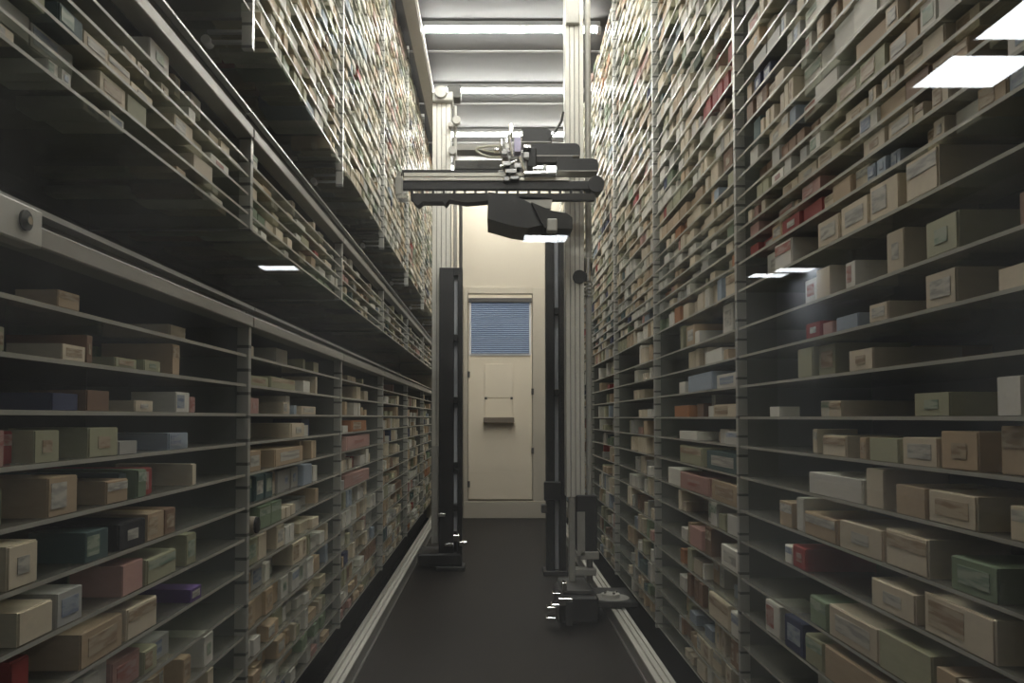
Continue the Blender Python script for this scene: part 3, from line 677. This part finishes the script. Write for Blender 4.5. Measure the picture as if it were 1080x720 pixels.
part(MB().tube([P(*q, YA+0.2) for q in ((578, 148), (585, 140), (592, 128), (594, 118))], 0.006), 'cable', M['black'], nr)

# far robot: mast on the low rack's side, pulley head on top
YF = 5.40
fb = thing('picking_robot', 'second picking robot with tall aluminium mast beside the low rack', 'robot', (-0.36, YF, 0))
zt_ = P(465, 100, YF).z
mast(fb, 455, 475, 0.16, zt_, YF, 4)
part(MB().cyl(P(480, 283, YF+0.03), P(480, 112, YF+0.03), 0.012, 12), 'drive_rod', M['alu_dull'], fb)
part(MB().cyl(P(486, 300, YF+0.06), P(486, 205, YF+0.06), 0.012, 12), 'drive_rod', M['groove'], fb)
part(PB(456, 478, 96, 106, YF-0.05, YF+0.1), 'mast_head', M['alu_dull'], fb, 0.006)
part(PB(472, 486, 89, 103, YF-0.03, YF+0.08), 'head_motor', M['groove'], fb, 0.006)
a_ = P(465, 96, YF-0.08)
part(MB().cyl((a_.x, YF-0.08, a_.z), (a_.x, YF-0.03, a_.z), 0.04, 20), 'head_pulley', M['alu_dull'], fb)
for (xa, xb, ya, yb) in ((458, 464, 91, 97), (477, 486, 121, 131), (472, 478, 128, 134), (470, 484, 153, 163)):
    c_ = P(0.5*(xa+xb), 0.5*(ya+yb), YF-0.06); part(MB().cyl((c_.x, YF-0.06, c_.z), (c_.x, YF, c_.z), 0.0028*(yb-ya), 12), 'head_fitting', M['alu_dull'], fb, 0.002)
part(PB(440, 486, 584, 597, YF-0.12, YF+0.2), 'base_motor', M['black'], fb, 0.01)
part(PB(470, 482, 560, 598, YF-0.06, YF+0.1), 'base_block', M['blacksoft'], fb, 0.006)
for (xa, xb, ya, yb) in ((478, 485, 564, 571), (484, 492, 571, 576), (462, 470, 541, 545), (469, 478, 573, 576)):
    part(PB(xa, xb, ya, yb, YF-0.14, YF-0.09), 'sensor_fitting', M['chrome'], fb, 0.003)
part(PB(455, 463, 470, 573, YF-0.03, YF-0.004), 'mast_guard', M['alu_dull'], fb, 0.003)

# black slotted cable columns
def column(xa, xs0, xs1, xb, ytop, ybot, Y, bars, label, owner=None):
    x0 = P(xa, 440, Y).x; x1 = P(xb, 440, Y).x
    z1 = P(521, ytop, Y).z; z0 = P(521, ybot, Y).z
    s0, s1 = P(xs0, 440, Y).x, P(xs1, 440, Y).x
    o = owner or thing('cable_column', label, 'column', (0.5*(x0+x1), Y, 0))
    part(MB().box(x0, s0, Y, Y+0.09, max(z0, 0), z1), 'side_plate', M['black'], o, 0.003)
    part(MB().box(s1, x1, Y, Y+0.09, max(z0, 0), z1), 'side_plate', M['black'], o, 0.003)
    zz = [z1] + [P(521, b, Y).z for b in bars] + [max(z0, 0)]
    part(MB().box(s0, s1, Y+0.05, Y+0.06, max(z0, 0)+0.02, z1-0.04), 'light_strip', M['strip'], o)
    for z in zz[1:-1]:
        part(MB().box(s0, s1, Y-0.006, Y+0.08, z-0.022, z+0.022), 'crossbar', M['black'], o, 0.003)
    part(MB().box(s0, s1, Y, Y+0.09, z1-0.05, z1), 'top_bar', M['black'], o)
    part(MB().box(x0-0.02, x1+0.02, Y-0.03, Y+0.13, 0, 0.03), 'foot_plate', M['black'], o, 0.004)
    return o
column(463, 478.5, 482.5, 487.5, 282, 600, YF-0.10, (356, 422, 491, 535), None, fb)      # this one rides with the second robot
c2 = column(576, 585, 589.5, 597, 238, 605, 5.15, (328, 414, 520), 'black slotted column behind the arm robot mast')
part(PB(574, 592, 508, 528, 5.10, 5.15), 'slide_block', M['black'], c2, 0.005)
part(PB(571, 577, 532, 541, 5.12, 5.18), 'slide_knob', M['groove'], c2, 0.005)

# the tube's own body
o = bpy.data.objects['cardboard_tube']; zt2 = 0.021
a = Vector((-0.02-0.06, 0, zt2)); 
part2 = MB().cyl((-0.09, 0.0, zt2), (0.085, 0.0, zt2), 0.02, 20)
q = part2.build('tube_body', mat('tube_card', (0.42, 0.36, 0.28), 0.35), o)
q = MB().cyl((0.085, 0.0, zt2), (0.09, 0.0, zt2), 0.019, 20).build('end_cap', M['black'], o)
